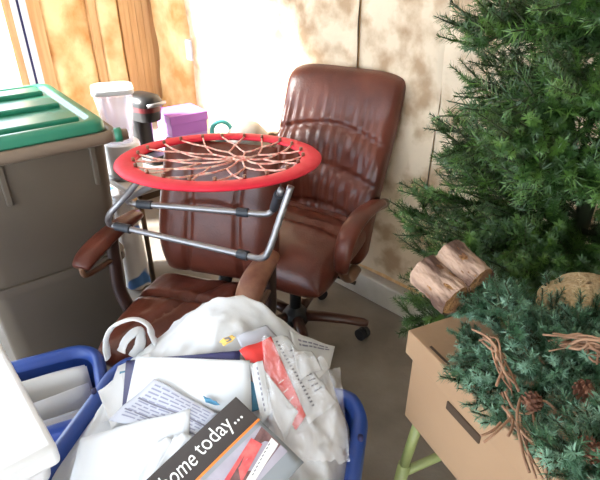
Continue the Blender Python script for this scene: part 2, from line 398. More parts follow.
def chair_base(t, rz, zt=.40, legrot=0):
    b = MB()
    b.lathe([(.055,.075),(.062,.09),(.06,.115),(.048,.135),(.03,.15),(.028,.155)], 24).build('hub', M['black'], t, sharp=50)
    MB().lathe([(.026,.14),(.026,.30)], 16).build('gas_lift', M['black'], t, sharp=50)
    MB().lathe([(.018,.29),(.018,zt)], 16).build('piston', M['steel'], t, sharp=50)
    MB().box((0,.0,zt-.02), (.24,.26,.035)).build('tilt_plate', M['black'], t, smooth=False, bevel=.006)
    MB().tube([(.10,.0,zt-.03),(.2,.02,zt-.035),(.27,.03,zt-.045)], [.006,.006,.009], 8).build('tilt_lever', M['black'], t)
    for k in range(5):
        a = legrot+2*PI*k/5; c, s_ = math.cos(a), math.sin(a)
        pth = [(c*r, s_*r, z) for r, z in ((.035,.108),(.12,.108),(.22,.10),(.305,.088),(.325,.084))]
        lg = MB().tube(pth, [.027,.026,.023,.021,.015], 12, flat=.95).build('leg', M['chair_wood'], t)
        cs = MB(); x, y = c*.305, s_*.305
        pc, qs = math.cos(a+.9), math.sin(a+.9)
        for off in (-.014, .014):
            P0 = Vector((x+pc*(off-.010), y+qs*(off-.010), .027)); P1 = Vector((x+pc*(off+.010), y+qs*(off+.010), .027))
            cs.tube([P0, P1], .027, 16)
        cs.tube([(x,y,.027),(x,y,.085)], .009, 8)
        cs.build('caster', M['rubber'], lg, sharp=50)

def seat_mesh(w, d, z, th, seams, seed):
    def shp(u, v, s):
        e = edge(u, v, 4, 2.3)
        x = u*w/2*(1-.04*v)*(1-.06*abs(v)**5); y = v*d/2
        zc = z+.02*v*v*(1 if v > 0 else -1.6)+.012*u*u
        if s > 0:
            dz = th*.55*e
            for (kind, p0, k) in seams:
                f = (v-(p0+k*u*u)) if kind == 'v' else (u-(p0+k*v))
                dz -= .021*gro(f, .024)*e
                dz += .008*gro(abs(f)-.14, .12)*e
            dz += .0035*noise.noise(Vector((u*3+seed, v*7, seed)))*e+.0022*math.sin(u*34+3*noise.noise(Vector((u*2,v*3,seed))))*gro(v-.25, .5)*e
        else: dz = -th*.45*e
        return (x, y, zc+dz)
    return cushion(44, 44, shp)

def high_back_chair():
    t = thing('office_chair', 'tall brown leather high back office chair standing against the insulated wall', 'office chair', (-.02, 1.86, 0), R(-31), 'brown leather office chairs')
    chair_base(t, 0, .40, R(25))
    seat_mesh(.50, .48, .468, .18, [('v', .12, -.06), ('v', .62, -.2)], 1).build('seat', M['leather'], t, weld=True)
    MB().prism(rrect(.40,.40,.06), .40, .435).build('seat_pan', M['dark_leather'], t, smooth=False, bevel=.01)
    L, z0, y0, rec = .79, .345, .205, R(15)
    seams = (.30, .50, .70)
    def shp(u, v, s):
        q = (v+1)/2; e = edge(u, v, 8, 3.6)
        hw = .262*(.90+.10*min(1, q*1.6))*(1-.06*max(0, (q-.93)/.07)**2.5-.1*max(0, (.08-q)/.08)**2)
        x = u*hw
        ax = q*L-.022*abs(u)**5*max(0, (q-.8)/.2); lum = .030*math.sin(PI*min(1, q*1.25))-.02*q*q
        dep = .072*e if s > 0 else -.034*e
        if s > 0:
            dep += .012*(u*u)*e
            for sv in seams:
                f = q-(sv+.045-.075*u*u)
                dep -= .017*gro(f, .011)*e
                dep += .010*gro(f+.07, .06)*e
                pl = math.sin(u*36+3.5*noise.noise(Vector((u*3, sv*9, 2))))*(.0042+.005*noise.noise(Vector((u*4, sv*5, q*2))))
                dep += pl*(gro(f-.07, .07)+gro(f+.06, .06))*e
        yy = y0+ax*math.sin(rec)-(lum+dep)*math.cos(rec)
        zz = z0+ax*math.cos(rec)-(lum+dep)*math.sin(rec)*.6
        return (x, yy, zz)
    cushion(70, 90, shp).build('backrest', M['leather'], t, weld=True)
    def shell(u, v, s):
        q = (v+1)/2; e = edge(u, v, 9, 3)
        hw = .240*(.90+.10*min(1, q*1.6))*(1-.07*max(0, (q-.92)/.08)**2.5); ax = .015+q*(L-.04)
        dep = -.012+(-.045*e if s < 0 else 0)
        return (u*hw, y0+ax*math.sin(rec)-dep*math.cos(rec), z0+ax*math.cos(rec)-dep*math.sin(rec)*.6)
    cushion(16, 24, shell).build('back_shell', M['dark_leather'], t, weld=True)
    for sx in (-1, 1):
        x = sx*.292
        loop = bez([(x*.93,.27,.625),(x,.20,.645),(x*1.02,.08,.675),(x*1.02,-.04,.680),(x*1.02,-.125,.645),(x*1.02,-.155,.57),(x*1.0,-.13,.49),(x*.96,-.06,.435),(x*.9,.04,.42)], 6)
        MB().tube(loop, .031, 12, flat=.45, up=(1,0,0)).build('arm_frame', M['arm_wood'], t) if False else None
        f = MB(); n = len(loop)
        # flat strap section: wide across the chair, thin along the loop's normal
        f.tube(loop, [.024]*n, 12, flat=.62)
        fr = f.build('arm_frame', M['arm_wood'], t)
        pad = [p+Vector((0, 0, .0)) for p in loop[8:34]]
        ctr = Vector((x, .05, .55)); pad = [p+(p-ctr).normalized()*.014 for p in pad]
        m_ = len(pad)
        MB().tube(pad, [.016+.022*math.sin(PI*min(1, max(0, (i+1)/(m_+1))))**.4 for i in range(m_)], 14, flat=.62).build('arm_pad', M['leather'], t)
    return t
high_back_chair()

def mid_back_chair():
    t = thing('office_chair', 'lower brown leather office chair under the red ring, in front', 'office chair', (-.39, 1.475, 0), R(-15.5), 'brown leather office chairs')
    chair_base(t, 0, .335, R(10))
    seat_mesh(.51, .47, .355, .13, [('u', -.22, .5), ('v', .20, .0), ('u', .45, .2)], 5).build('seat', M['leather'], t, weld=True)
    MB().prism(rrect(.42,.40,.06), .335, .36).build('seat_pan', M['dark_leather'], t, smooth=False, bevel=.01)
    L, z0, y0, rec = .52, .415, .265, R(11)
    def shp(u, v, s):
        q = (v+1)/2; e = edge(u, v, 4.2, 2.4)
        hw = .25*(1-.12*q*q)
        cut = 1-.10*gro(q, .16)*abs(u)**2
        x = u*hw*cut; ax = q*L
        lum = .020*math.sin(PI*min(1, q*1.3))
        dep = .060*e if s > 0 else -.035*e
        if s > 0:
            sx_ = .50-.10*math.sin(q*PI)
            dep -= .020*(gro(abs(u)-sx_, .035))*e
            dep -= .019*gro(q-(.60-.10*u*u), .020)*gro(u, .6)*e
            dep += .012*gro(abs(u)-.75, .2)*e
        return (x, y0+ax*math.sin(rec)-(lum+dep)*math.cos(rec), z0+ax*math.cos(rec)-(lum+dep)*math.sin(rec)*.5)
    cushion(54, 54, shp).build('backrest', M['leather'], t, weld=True)
    MB().tube(bez([(0,.06,.33),(0,.2,.33),(0,.31,.36),(0,.345,.48),(0,.37,.60)], 5), .03, 10, flat=.5).build('back_bar', M['black'], t)
    for sx in (-1, 1):
        x = sx*.295
        pad = bez([(x*.94,.10,.642),(x*.95,.03,.655),(x*.94,-.05,.652),(x*.93,-.10,.632),(x*.92,-.13,.596),(x*.91,-.135,.555)] if sx > 0 else [(x*.98,.20,.672),(x,.08,.676),(x*1.01,-.01,.670),(x*1.01,-.075,.662),(x*1.01,-.115,.652),(x*1.01,-.140,.636)], 6); m_ = len(pad)
        MB().tube(pad, [(.020+.022*math.sin(PI*(i+1)/(m_+1))**.4)*(1+(.12*i/m_ if sx > 0 else 0)) for i in range(m_)], 14, flat=.62).build('arm_pad', M['leather_worn'] if sx > 0 else M['leather'], t)
        MB().tube(bez([(x*1.01,-.155,.575),(x,-.12,.56),(x,-.05,.56),(x,.01,.56)] if sx > 0 else [(x*1.01,-.137,.638),(x*1.01,-.13,.604),(x*1.01,-.08,.590),(x,.02,.578)], 5), .010, 8).build('arm_rod', M['arm_wood'], t)
        MB().tube(bez([(x,.035,.645),(x,.03,.56),(x*.99,.02,.45),(x*.85,.01,.345)], 5), [.030]*16, 10, flat=.6, up=(1,0,0)).build('arm_post', M['dark_leather'], t)
    return t
mid_back_chair()

# ------------------------------------------------------------------ round bungee chair, folded, lying across the front chair
RC = Vector((-.256, 1.57, .962)); tilt = Matrix.Rotation(R(-5.2), 3, 'X')
bc = thing('bungee_chair', 'round red bungee cord chair resting folded across the front chair', 'folding chair', RC)
RO, RI = .325, .258
def ring(a, c):
    th, ph = 2*PI*a, 2*PI*c
    mid, hw = (RO+RI)/2, (RO-RI)/2
    k = 1+.05*noise.noise(Vector((math.cos(th)*5, math.sin(th)*5, c)))
    p = Vector(((mid+hw*math.cos(ph)*k)*math.cos(th), (mid+hw*math.cos(ph)*k)*math.sin(th), .011*math.sin(ph)*k))
    return tilt @ p
s_ring = MB().grid(ring, 96, 16, closed_u=True).build('seat_ring', M['red_fabric'], bc, weld=True)
def pol(r, k, n, z=0): a = 2*PI*k/n+.1; return tilt @ Vector((r*math.cos(a), r*math.sin(a), z))
rnd = random.Random(4)
def cord(p, q, r=.0030): MB().tube([p, (p+q)/2+Vector((0,0,-.003)), q], r, 6).build('bungee_cord', M['cord'], bc)
ctr_off = tilt @ Vector((.06, .03, -.012))
for k in range(11):
    n1, n2, n3 = ctr_off*.6+pol(.10, k, 11, -.006), ctr_off*.3+pol(.185, k+.5, 11, -.003), ctr_off*.3+pol(.185, k-.5, 11, -.003)
    cord(ctr_off+pol(.018, k, 11), n1); cord(n1, n2); cord(n1, n3)
    cord(n2, pol(RI+.006, k+.5-.27, 11, .006)); cord(n2, pol(RI+.006, k+.5+.27, 11, .006))
MB().tube([ctr_off+pol(.02, k, 16) for k in range(16)], .005, 6, closed=True).build('center_loop', M['cord'], bc)
for k in range(22):
    p = pol(RI+.008, (k//2)+.5+(.27 if k % 2 else -.27), 11, .010)
    MB().tube([p-Vector((0,0,.004)), p+Vector((0,0,.008))], .0055, 8).build('hook', M['leather_worn'], s_ring)
def rel(u, v, z): return at(u, v, z)-RC
def bar(name, pts, r, m): return MB().tube(pts, r, 12).build(name, m, bc)
# front foot frame (lower)
A, B = rel(116,226,.715), rel(248,256,.715)
bar('leg_frame', bez([rel(140,179,.93), rel(124,198,.85), rel(110,214,.79), rel(109,223,.73), A, A.lerp(B,.2), A.lerp(B,.5), A.lerp(B,.8), B, rel(262,258,.73), rel(269,250,.76), rel(281,215,.86), rel(291,186,.945)], 6), .0105, M['steel'])
A2, B2 = rel(140,204,.775), rel(262,214,.775)
bar('leg_frame', bez([rel(152,185,.925), rel(140,192,.86), rel(128,199,.80), rel(131,203,.778), A2, A2.lerp(B2,.25), A2.lerp(B2,.5), A2.lerp(B2,.75), B2, rel(271,212,.785), rel(276,204,.81), rel(281,190,.93)], 6), .0105, M['steel'])
def sleeve(p, q): MB().tube([p, q], .0155, 12).build('sleeve', M['sleeve'], bc, sharp=50)
sleeve(A.lerp(B,.0), A.lerp(B,.12)); sleeve(A.lerp(B,.93), B)
sleeve(A2.lerp(B2,-.02), A2.lerp(B2,.10)); sleeve(A2.lerp(B2,.80), A2.lerp(B2,.89)); sleeve(rel(274,208,.80), rel(279,194,.90))

# ------------------------------------------------------------------ recycling bins
def tub(t, w, d, h, rim_w, lift):
    b = MB()
    loft(b, [(rrect(w*.82,d*.82,.06),0), (rrect(w*.84,d*.84,.06),.012), (rrect(w*.97,d*.97,.07),h-.06), (rrect(w*.975,d*.975,.07),h-.01), (rrect(w*.95,d*.95,.06),h-.01), (rrect(w*.80,d*.80,.05),.02)], True, True)
    b.build('tub', M['blue'], t, sharp=50)
    # rim: a rolled lip that dips towards the middle of each side
    pts = rrect(w, d, .085, 9); dense = []
    for i in range(len(pts)):
        p, q = Vector(pts[i]+(0,)), Vector(pts[(i+1) % len(pts)]+(0,))
        n = max(1, int((q-p).length/.03))
        for k in range(n): dense.append(p.lerp(q, k/n))
    def dz(p):
        cx = min(1, abs(p.x)/(w/2)); cy = min(1, abs(p.y)/(d/2))
        return lift*(min(cx, cy)**4)
    r = MB()
    prof = [(-.022,-.012),(-.018,.012),(-.004,.02),(.012,.014),(.018,-.004),(.016,-.045),(.010,-.045),(.008,-.008)]
    n = len(dense); vs = []; fs = []
    for i, p in enumerate(dense):
        tdir = (dense[(i+1) % n]-dense[i-1]).normalized(); out = Vector((tdir.y, -tdir.x, 0))
        for a, c in prof: vs.append(p+out*a+Vector((0,0,h+c+dz(p))))
    m_ = len(prof)
    for i in range(n):
        for k in range(m_): fs.append((i*m_+k, i*m_+(k+1) % m_, ((i+1) % n)*m_+(k+1) % m_, ((i+1) % n)*m_+k))
    r.add(vs, fs).build('rim', M['blue'], t, sharp=70)
BW, BD, BH = .70, .47, .50
bin1 = thing('recycling_bin', 'large blue plastic bin heaped with paper in the foreground', 'bin', (-.222, .822, 0), R(-12.2), 'blue recycling bins')
tub(bin1, BW, BD, BH, .03, .03)
for sx in (-1, 1):
    MB().tube([(sx*(BW/2+.004), .10, BH+.012), (sx*(BW/2+.004), .10, BH+.030)], .007, 8).build('rim_hole', M['navy'], bin1)
bin2 = thing('recycling_bin', 'blue plastic bin behind, between the white box and the totes', 'bin', (-.755, 1.085, 0), R(24), 'blue recycling bins')
tub(bin2, .34, .32, .415, .03, -.0)
p2 = thing('paper_stack', 'loose white papers standing in the rear blue bin', 'papers', (-.755, 1.085, .0), R(24))
rnd = random.Random(9)
for i in range(9):
    b = MB(); y = -.12+i*.03; hh = .36+rnd.uniform(0, .06); lean = rnd.uniform(-.05,.05); a0 = rnd.uniform(-.12,.12)
    b.grid(lambda a, c: (-.12+.24*a+a0*.2, y+lean*c+.01*math.sin(a*3+i), .06+(hh+.03*a*a0*4-.06)*c), 8, 6)
    o = b.build('sheet', M['paper_cream'] if i % 3 else M['paper'], p2); s_ = o.modifiers.new('solid', 'SOLIDIFY'); s_.thickness = .001

# white lidded box in the near left corner
P0 = at(57,445,.68); P1 = at(2,345,.68); ax = (P1-P0).normalized(); ang = math.atan2(ax.y, ax.x)-PI/2
wb = thing('white_box', 'shallow white lidded box resting over the left rim of the front bin', 'box', P0-Vector((0,0,.12)), ang)
MB().box((-.19,.22,.040), (.35,.41,.08), taper=.95).build('body', M['white'], wb, smooth=False, bevel=.02)
MB().box((-.195,.225,.092), (.39,.45,.056)).build('lid', M['white'], wb, smooth=False, bevel=.012)

# ------------------------------------------------------------------ the heap of paper
def mound(x, y):
    q = (Vector((x+.222, y-.822, 0)))
    lx = q.x*math.cos(R(12.2))-q.y*math.sin(R(12.2)); ly = q.x*math.sin(R(12.2))+q.y*math.cos(R(12.2))
    base = .50+.32*math.exp(-((x+.15)/.27)**2-((y-.99)/.27)**2)
    return base, lx, ly
bag = MB()
def bagf(a, c):
    th = 2*PI*a; r = c
    k = (abs(math.cos(th))**5+abs(math.sin(th))**5)**-.2
    lx, ly = r*k*math.cos(th)*.330, r*k*math.sin(th)*.228
    x = -.222+lx*math.cos(R(12.2))+ly*math.sin(R(12.2)); y = .822-lx*math.sin(R(12.2))+ly*math.cos(R(12.2))
    z = mound(x, y)[0]
    z += (.022*noise.fractal(Vector((x*7, y*7, 3)), 1, 2, 4)+.030*(.35-abs(noise.noise(Vector((x*11+y*6, y*9, 1)))))+.014*(.3-abs(noise.noise(Vector((x*26-y*10, y*20, 7))))))*(1 if r > .2 else r*5)
    z -= .028*math.exp(-((y-.80)/.16)**2)
    e = max(0, (r-.88)/.12); z = z*(1-e)+.49*e
    return (x, y, z)
bag.grid(bagf, 120, 60, closed_u=True)
bg_o = thing('plastic_bag', 'white plastic shopping bag bulging out of the front blue bin', 'bag', (0,0,0))
bag.build('bag_body', M['bag'], bg_o, weld=True)
def strap(pts, w, name='bag_handle'):
    P = bez(pts, 8); n = len(P)
    MB().tube(P, [w*(.85+.22*noise.noise(Vector((i*.35, w*99, 0)))) for i in range(n)], 10, flat=.3).build(name, M['bag'], bg_o)
strap([at(108,358,.62), at(106,340,.67), at(114,326,.70), at(133,319,.715), at(148,325,.70), at(154,340,.67), at(166,352,.63)], .021)
strap([at(121,352,.63), at(126,340,.655), at(139,330,.67), at(140,345,.64), at(132,356,.61)], .016)

def drop(u, v, off):
    z = .6
    for _ in range(14):
        p = at(u, v, z); z = .5*z+.5*(mound(p.x, p.y)[0]+off)
    return at(u, v, z)
class Sheet:
    """a sheet of paper lying on the heap: corners a (top left), b (top right), c (bottom right), d (bottom left)"""
    def __init__(s, name, label, cat, m, quad, off, curl=.006, seed=0, group='papers in the front bin', edge_m=None):
        s.q, s.off, s.curl, s.seed = quad, off, curl, seed
        o = MB().grid(s.pt, 14, 14).build(name, m)
        k = o.modifiers.new('solid', 'SOLIDIFY'); k.thickness = .0014; k.offset = 1
        tag(o, label, cat, group); s.o = o
    def pt(s, a, c, lift=0):
        A, B, C, D = [Vector(p) for p in s.q]
        p = (A*(1-a)+B*a)*(1-c)+(D*(1-a)+C*a)*c
        w = drop(p.x, p.y, s.off)
        w.z += s.curl*noise.noise(Vector((a*2.2+s.seed, c*2.2, s.seed*3.7)))+lift
        return w
    def patch(s, name, m, a0, c0, a1, c1, lift=.0012, n=6):
        o = MB().grid(lambda a, c: s.pt(a0+(a1-a0)*a, c0+(c1-c0)*c, lift), n, n).build(name, m, s.o); return o
    def poly(s, name, m, pts, lift=.0018):
        o = MB(); o.add([s.pt(a, c, lift) for a, c in pts], [tuple(range(len(pts)))]); return o.build(name, m, s.o)
    def lines(s, name, m, rows, lift=.0014):
        b = MB()
        for a0, c0, a1, c1 in rows: b.grid(lambda a, c: s.pt(a0+(a1-a0)*a, c0+(c1-c0)*c, lift), 4, 1)
        return b.build(name, m, s.o)
rl = random.Random(3)
def textrows(a0, a1, c0, c1, n, hgt=.45):
    out = []
    for i in range(n):
        c = c0+(c1-c0)*i/n; x = a0
        while x < a1-.05:
            w = rl.uniform(.05,.16); out.append((x, c, min(a1, x+w), c+(c1-c0)/n*hgt)); x += w+.025
    return out
S = Sheet('letter', 'pale lavender sheet near the top of the heap behind red paper', 'paper', M['paper_grey'], [(236,336),(266,324),(287,345),(246,358)], .014, seed=1)
S = Sheet('card', 'small yellow card half hidden in the white bag', 'paper', M['yellow_paper'], [(219,341),(232,334),(236,338),(224,346)], .016, seed=2)
S.poly('dark_patch', M['ink'], [(.3,.2),(.7,.2),(.7,.9),(.3,.9)])
S = Sheet('letter', 'white printed page at the right of the heap with header line', 'paper', M['paper'], [(290,330),(335,347),(330,368),(306,395)], .016, seed=3)
S.lines('print', M['ink_light'], textrows(.15,.9,.10,.26,2))
S = Sheet('letter', 'white folded sheet with text lines right of the red paper', 'paper', M['paper'], [(267,337),(288,336),(337,402),(309,424)], .022, seed=4)
S.lines('print', M['ink'], [(.30, .05+.045*i, .40, .05+.045*i+.02) for i in range(19)]+textrows(.62,.9,.2,.8,9,.3))
S = Sheet('letter', 'crumpled white sheet below the header page on the right', 'paper', M['paper'], [(292,348),(312,352),(322,368),(300,380)], .030, .012, 5)
S = Sheet('leaflet', 'bright red leaflet slanting through the heap of papers', 'paper', M['red_paper'], [(239,350),(271,337),(306,416),(296,430)], .030, seed=6)
S.lines('print', M['paper_cream'], textrows(.5,.8,.5,.95,4,.10))
S = Sheet('letter', 'white page overlapping the lower left of the red leaflet', 'paper', M['paper'], [(248,362),(260,364),(298,412),(285,440)], .038, seed=7)
S.lines('print', M['ink'], textrows(.1,.5,.4,.5,2,.3))
S = Sheet('letter', 'narrow white slip between the large envelope and the red leaflet', 'paper', M['paper'], [(250,364),(263,361),(272,412),(262,424)], .046, seed=8)
S.lines('print', M['ink_light'], [(.4,.1+.09*i,.5,.15+.09*i) for i in range(9)])
S = Sheet('card', 'teal card peeking out right of the large white envelope', 'paper', M['teal_paper'], [(244,374),(255,384),(262,408),(244,414)], .030, seed=9)
S = Sheet('letter', 'white sheet with teal square at the left of the heap', 'paper', M['paper'], [(118,366),(150,352),(150,405),(100,422)], .016, seed=10)
S.poly('teal_square', M['teal_paper'], [(.14,.16),(.50,.20),(.44,.50),(.26,.58)])
S = Sheet('envelope', 'white sheet at the left edge of the heap inside blue rim', 'paper', M['paper'], [(98,392),(122,372),(130,414),(112,430)], .018, seed=18)
S = Sheet('folder', 'navy blue folder sticking out behind the large white envelope', 'folder', M['navy'], [(126,361),(240,350),(240,404),(122,410)], .030, .003, 11)
S = Sheet('envelope', 'large blank white envelope in the middle of the heap', 'envelope', M['paper'], [(136,356),(238,359),(253,366),(250,407)], .042, .004, 12) if False else Sheet('envelope', 'large blank white envelope in the middle of the heap', 'envelope', M['paper'], [(136,356),(250,360),(252,412),(124,414)], .040, .004, 12)
S = Sheet('letter', 'pale printed form with grey lines under the flyer', 'paper', M['paper_grey'], [(154,379),(218,414),(196,446),(108,420)], .052, seed=13)
S.lines('print', M['ink_light'], textrows(.08,.92,.08,.9,11,.4))
S.lines('band', M['ink'], [(.05,.40,.95,.44),(.05,.70,.95,.73)])
S = Sheet('card', 'small teal card edge left of the flyer corner', 'paper', M['teal_paper'], [(203,396),(216,402),(220,406),(206,402)], .056, seed=16)
S = Sheet('envelope', 'big white sheet across the bottom left of the heap', 'paper', M['paper'], [(80,438),(190,408),(185,500),(62,512)], .060, .010, 14)
S = Sheet('envelope', 'white folded leaf beside the left edge of the flyer', 'paper', M['paper'], [(174,434),(192,436),(170,500),(142,500)], .068, .010, 15)
S = Sheet('letter', 'second white folded leaf left of the flyer, further from it', 'paper', M['paper'], [(158,440),(172,438),(150,500),(126,500)], .066, .010, 17)
# flyer
F = Sheet('flyer', 'glossy flyer with black header reading home today and barn picture', 'flyer', M['flyer_grey'], [(128,497),(236,397),(304,462),(215,560)], .076, .002, 20)
F_head = F.patch('header', M['flyer_dark'], 0, 0, 1, .33, n=14)
F.patch('stripe', M['orange'], 0, .33, 1, .355, .0014, n=14)
F.patch('picture', M['print_sky'], .36, .40, .97, .80, .0016, n=10)
F.poly('picture_ground', M['print_wall'], [(.40,.62),(.62,.55),(.97,.42),(.97,.70),(.42,.79)], .0022)
F.poly('picture_roof', M['print_roof'], [(.47,.55),(.86,.43),(.88,.56),(.52,.70)], .0028)
F.poly('picture_tree', M['print_foliage'], [(.37,.50),(.42,.44),(.48,.50),(.50,.64),(.44,.72),(.37,.70)], .0030)
F.poly('caption_band', M['print_white'], [(.53,.72),(.96,.58),(.96,.68),(.56,.79)], .0030)
F.poly('logo', M['print_green'], [(.56,.71),(.60,.70),(.63,.77),(.585,.78)], .0034)
F.lines('caption', M['ink'], [(.66+.03*i, .705-.012*i, .68+.03*i, .715-.012*i) for i in range(9)], .0034)
def lettering(text, a0, a1, c_base, size, shear):
    cu = bpy.data.curves.new('lettering', 'FONT'); cu.body = text; cu.shear = shear; cu.resolution_u = 4
    tmp = bpy.data.objects.new('lettering', cu); COL.objects.link(tmp)
    dg = bpy.context.evaluated_depsgraph_get(); me = bpy.data.meshes.new_from_object(tmp.evaluated_get(dg))
    bpy.data.objects.remove(tmp)
    xs = [v.co.x for v in me.vertices]; x0, x1 = min(xs), max(xs)
    for v in me.vertices:
        a = a0+(a1-a0)*(v.co.x-x0)/(x1-x0); c = c_base-v.co.y*size
        v.co = F.pt(a, c, .0026)
    me.materials.append(M['print_white'])
    o = bpy.data.objects.new('lettering', me); COL.objects.link(o); o.parent = F_head
lettering('home', .19, .50, .235, .24, .35)
lettering('today...', .535, .93, .215, .235, 0)
# clear film bag over the right side
cf = MB()
def film(a, c):
    u = 262+(340-262)*a+10*c; v = 352+(462-352)*c+(-14+30*a)*(1-c)
    p = drop(u, v, .052); q = Vector((a*6, c*6, 5))
    p.z += .022*noise.fractal(q, 1, 2, 4)+.01*abs(noise.noise(q*2.3))
    return p
cf.grid(film, 50, 50)
tag(cf.build('clear_bag', M['film']), 'crinkled clear plastic bag over the right side of the heap', 'bag')

# ------------------------------------------------------------------ cardboard box on its green stool
BA = Vector((.238, .893, 0)); e1 = Vector((.417, -.909, 0)); e2 = Vector((.909, .417, 0)); BXZ = .555
brz = math.atan2(e2.y, e2.x)
bx = thing('cardboard_box', 'brown cardboard file box with lid under the pine wreath', 'box', BA+Vector((0,0,BXZ)), brz)   # local x = e2, local -y = e1
BL, BWD, BHT = .42, .34, .255
b = MB(); b.box((BWD/2, -BL/2, (BHT-.01)/2), (BWD-.026, BL-.026, BHT-.01)); bbody = b.build('body', M['cardboard'], bx, smooth=False, bevel=.002)
blid = MB().box((BWD/2, -BL/2, BHT-.028), (BWD, BL, .065)).build('lid', M['cardboard'], bx, smooth=False, bevel=.003)
MB().box((.0125, -BL/2+.02, BHT-.093), (.006, .10, .022)).build('hand_hole', M['card_dark'], bbody, smooth=False, bevel=.002)
MB().box((.012, -.095, BHT+.0045), (.006, .06, .002)).build('lid_slot', M['card_dark'], blid, smooth=False)
MB().box((.012, -.30, BHT+.0045), (.006, .06, .002)).build('lid_slot', M['card_dark'], blid, smooth=False)
st = thing('metal_stool', 'pale green tubular metal stool holding up the cardboard box', 'stool', BA, brz)
MB().prism([(p[0]+.19, p[1]-.20) for p in rrect(.30,.34,.05)], BXZ-.03, BXZ-.002).build('seat', M['green_tube'], st, smooth=False, bevel=.006)
for x, y in ((.045,-.03),(.325,-.03),(.045,-.37),(.325,-.37)):
    sx, sy = (x-.19)*.20, (y+.20)*.20
    MB().tube([(x,y,BXZ-.03),(x+sx*.45,y+sy*.45,.35)], .0135, 12).build('leg', M['green_tube'], st)
    MB().tube([(x+sx*.40,y+sy*.40,.365),(x+sx,y+sy,0)], .017, 12).build('leg_sleeve', M['green_tube'], st)
zc = .33
for (x0,y0,x1,y1) in ((.03,-.015,.34,-.015),(.03,-.385,.34,-.385),(.03,-.015,.03,-.385),(.34,-.015,.34,-.385)):
    if y0 == y1: MB().tube([(x0,y0,zc),(x1,y1,zc)], .0125, 10).build('crossbar', M['green_tube'], st)
ct = thing('crate', 'black crate with grey rim on the floor under the box', 'crate', (.489, .788, 0), brz)
b = MB(); loft(b, [(rrect(.20,.26,.03),0),(rrect(.23,.29,.03),.20),(rrect(.21,.27,.03),.20),(rrect(.18,.24,.03),.02)], True, True); b.build('body', M['black'], ct, sharp=50)
MB().tube([(p[0], p[1], .20) for p in rrect(.23,.29,.04)], .008, 8, closed=True).build('rim', M['grey_metal'], ct)
cl = MB()
cl.grid(lambda a, c: (-.08+.16*a, -.11+.22*c, .10+.08*math.sin(a*PI)*math.sin(c*PI)+.03*noise.noise(Vector((a*5,c*5,2)))), 20, 20)
o = cl.build('cloth', M['dark_red']); o.location = (.489,.788,0.02); o.rotation_euler = (0,0,brz); tag(o, 'dark red cloth inside the black crate under the box', 'cloth')

# ------------------------------------------------------------------ greenery
def needle_fan(mb, p0, p1, rng, nl, per_m, wd, mi, fwd=.9):
    d = p1-p0; L = d.length
    if L < 1e-6: return
    d = d/L; a = d.orthogonal().normalized(); b = d.cross(a); n = int(L*per_m)
    for i in range(n):
        t = (i+rng.random())/n; p = p0+d*(L*t); th = rng.random()*2*PI
        out = a*math.cos(th)+b*math.sin(th); k = nl*rng.uniform(.75, 1.1)*(1 if t < .85 else .8)
        dr = (out+d*fwd*rng.uniform(.6,1.3)).normalized(); s = dr.cross(out if rng.random() < .5 else d)
        s = s.normalized()*wd*.5 if s.length > 1e-5 else b*wd*.5
        mb.add([p-s, p+s, p+dr*k*.6+s*.8, p+dr*k, p+dr*k*.6-s*.8], [(0,1,2,3,4)], mi)
def spray(name, L, twigs, tl, nl, per_m, wd, seed, mats, droop=.10, spread=.8, sub=0, fwd=.9):
    rng = random.Random(seed); mb = MB(); N = 10
    main = [Vector((.02*math.sin(i*.5+seed), L*i/N, -droop*(i/N)**2*L+.05*L*math.sin(i/N*PI))) for i in range(N+1)]
    mb.tube(main, [.005-.0035*i/N for i in range(N+1)], 5, mi=2)
    for i in range(N):
        if i/N > .2: needle_fan(mb, main[i], main[i+1], rng, nl, per_m, wd, rng.choice((0,0,1)), fwd)
    for k in range(twigs):
        f = .14+.84*(k+.5)/twigs; q = f*N; i = int(q); p = main[i].lerp(main[min(i+1,N)], q-i)
        sd = 1 if k % 2 else -1
        an = rng.uniform(.45,1.0)*spread; el = rng.uniform(-.5,.75)
        l = tl*(1.15-.65*f)*rng.uniform(.8,1.15)
        d = Vector((sd*math.sin(an), math.cos(an), math.sin(el))).normalized()
        p1 = p+d*l*.55; d2 = (d+Vector((0,.35,rng.uniform(-.2,.25)))).normalized(); p2 = p1+d2*l*.45
        mb.tube([p,p1,p2], [.0028,.002,.001], 4, mi=2, cap=False)
        mi = rng.choice((0,0,1))
        needle_fan(mb, p, p1, rng, nl, per_m, wd, mi, fwd); needle_fan(mb, p1, p2, rng, nl, per_m, wd, mi, fwd)
        for q_ in range(sub):
            g = p.lerp(p1, .5+.5*q_/max(1, sub)); dd = (d+Vector((rng.uniform(-.8,.8), .2, rng.uniform(-.6,.8)))).normalized()
            needle_fan(mb, g, g+dd*l*.5, rng, nl, per_m, wd, rng.choice((0,0,1)), fwd)
    return mb.mesh(name, mats, smooth=False)
def orient(d, roll, scale):
    d = Vector(d).normalized(); q = d.to_track_quat('Y', 'Z')
    return q.to_matrix().to_4x4() @ Matrix.Rotation(roll, 4, 'Y') @ Matrix.Diagonal((scale, scale, scale, 1))
TREE = Vector((.70, 1.14, 0))
tree = thing('christmas_tree', 'tall dark green artificial christmas tree against the wall at right', 'christmas tree', TREE)
MB().tube([(0,0,.0),(0,0,1.0),(0,0,2.15)], [.022,.02,.012], 10).build('trunk', M['stem'], tree)
for k in range(4):
    a = PI/4+k*PI/2
    MB().tube([(0,0,.14),(math.cos(a)*.2,math.sin(a)*.2,.02),(math.cos(a)*.23,math.sin(a)*.23,.008)], .009, 8).build('stand_leg', M['green_tube'], tree)
TM = [M['needle'], M['needle_pale'], M['stem']]
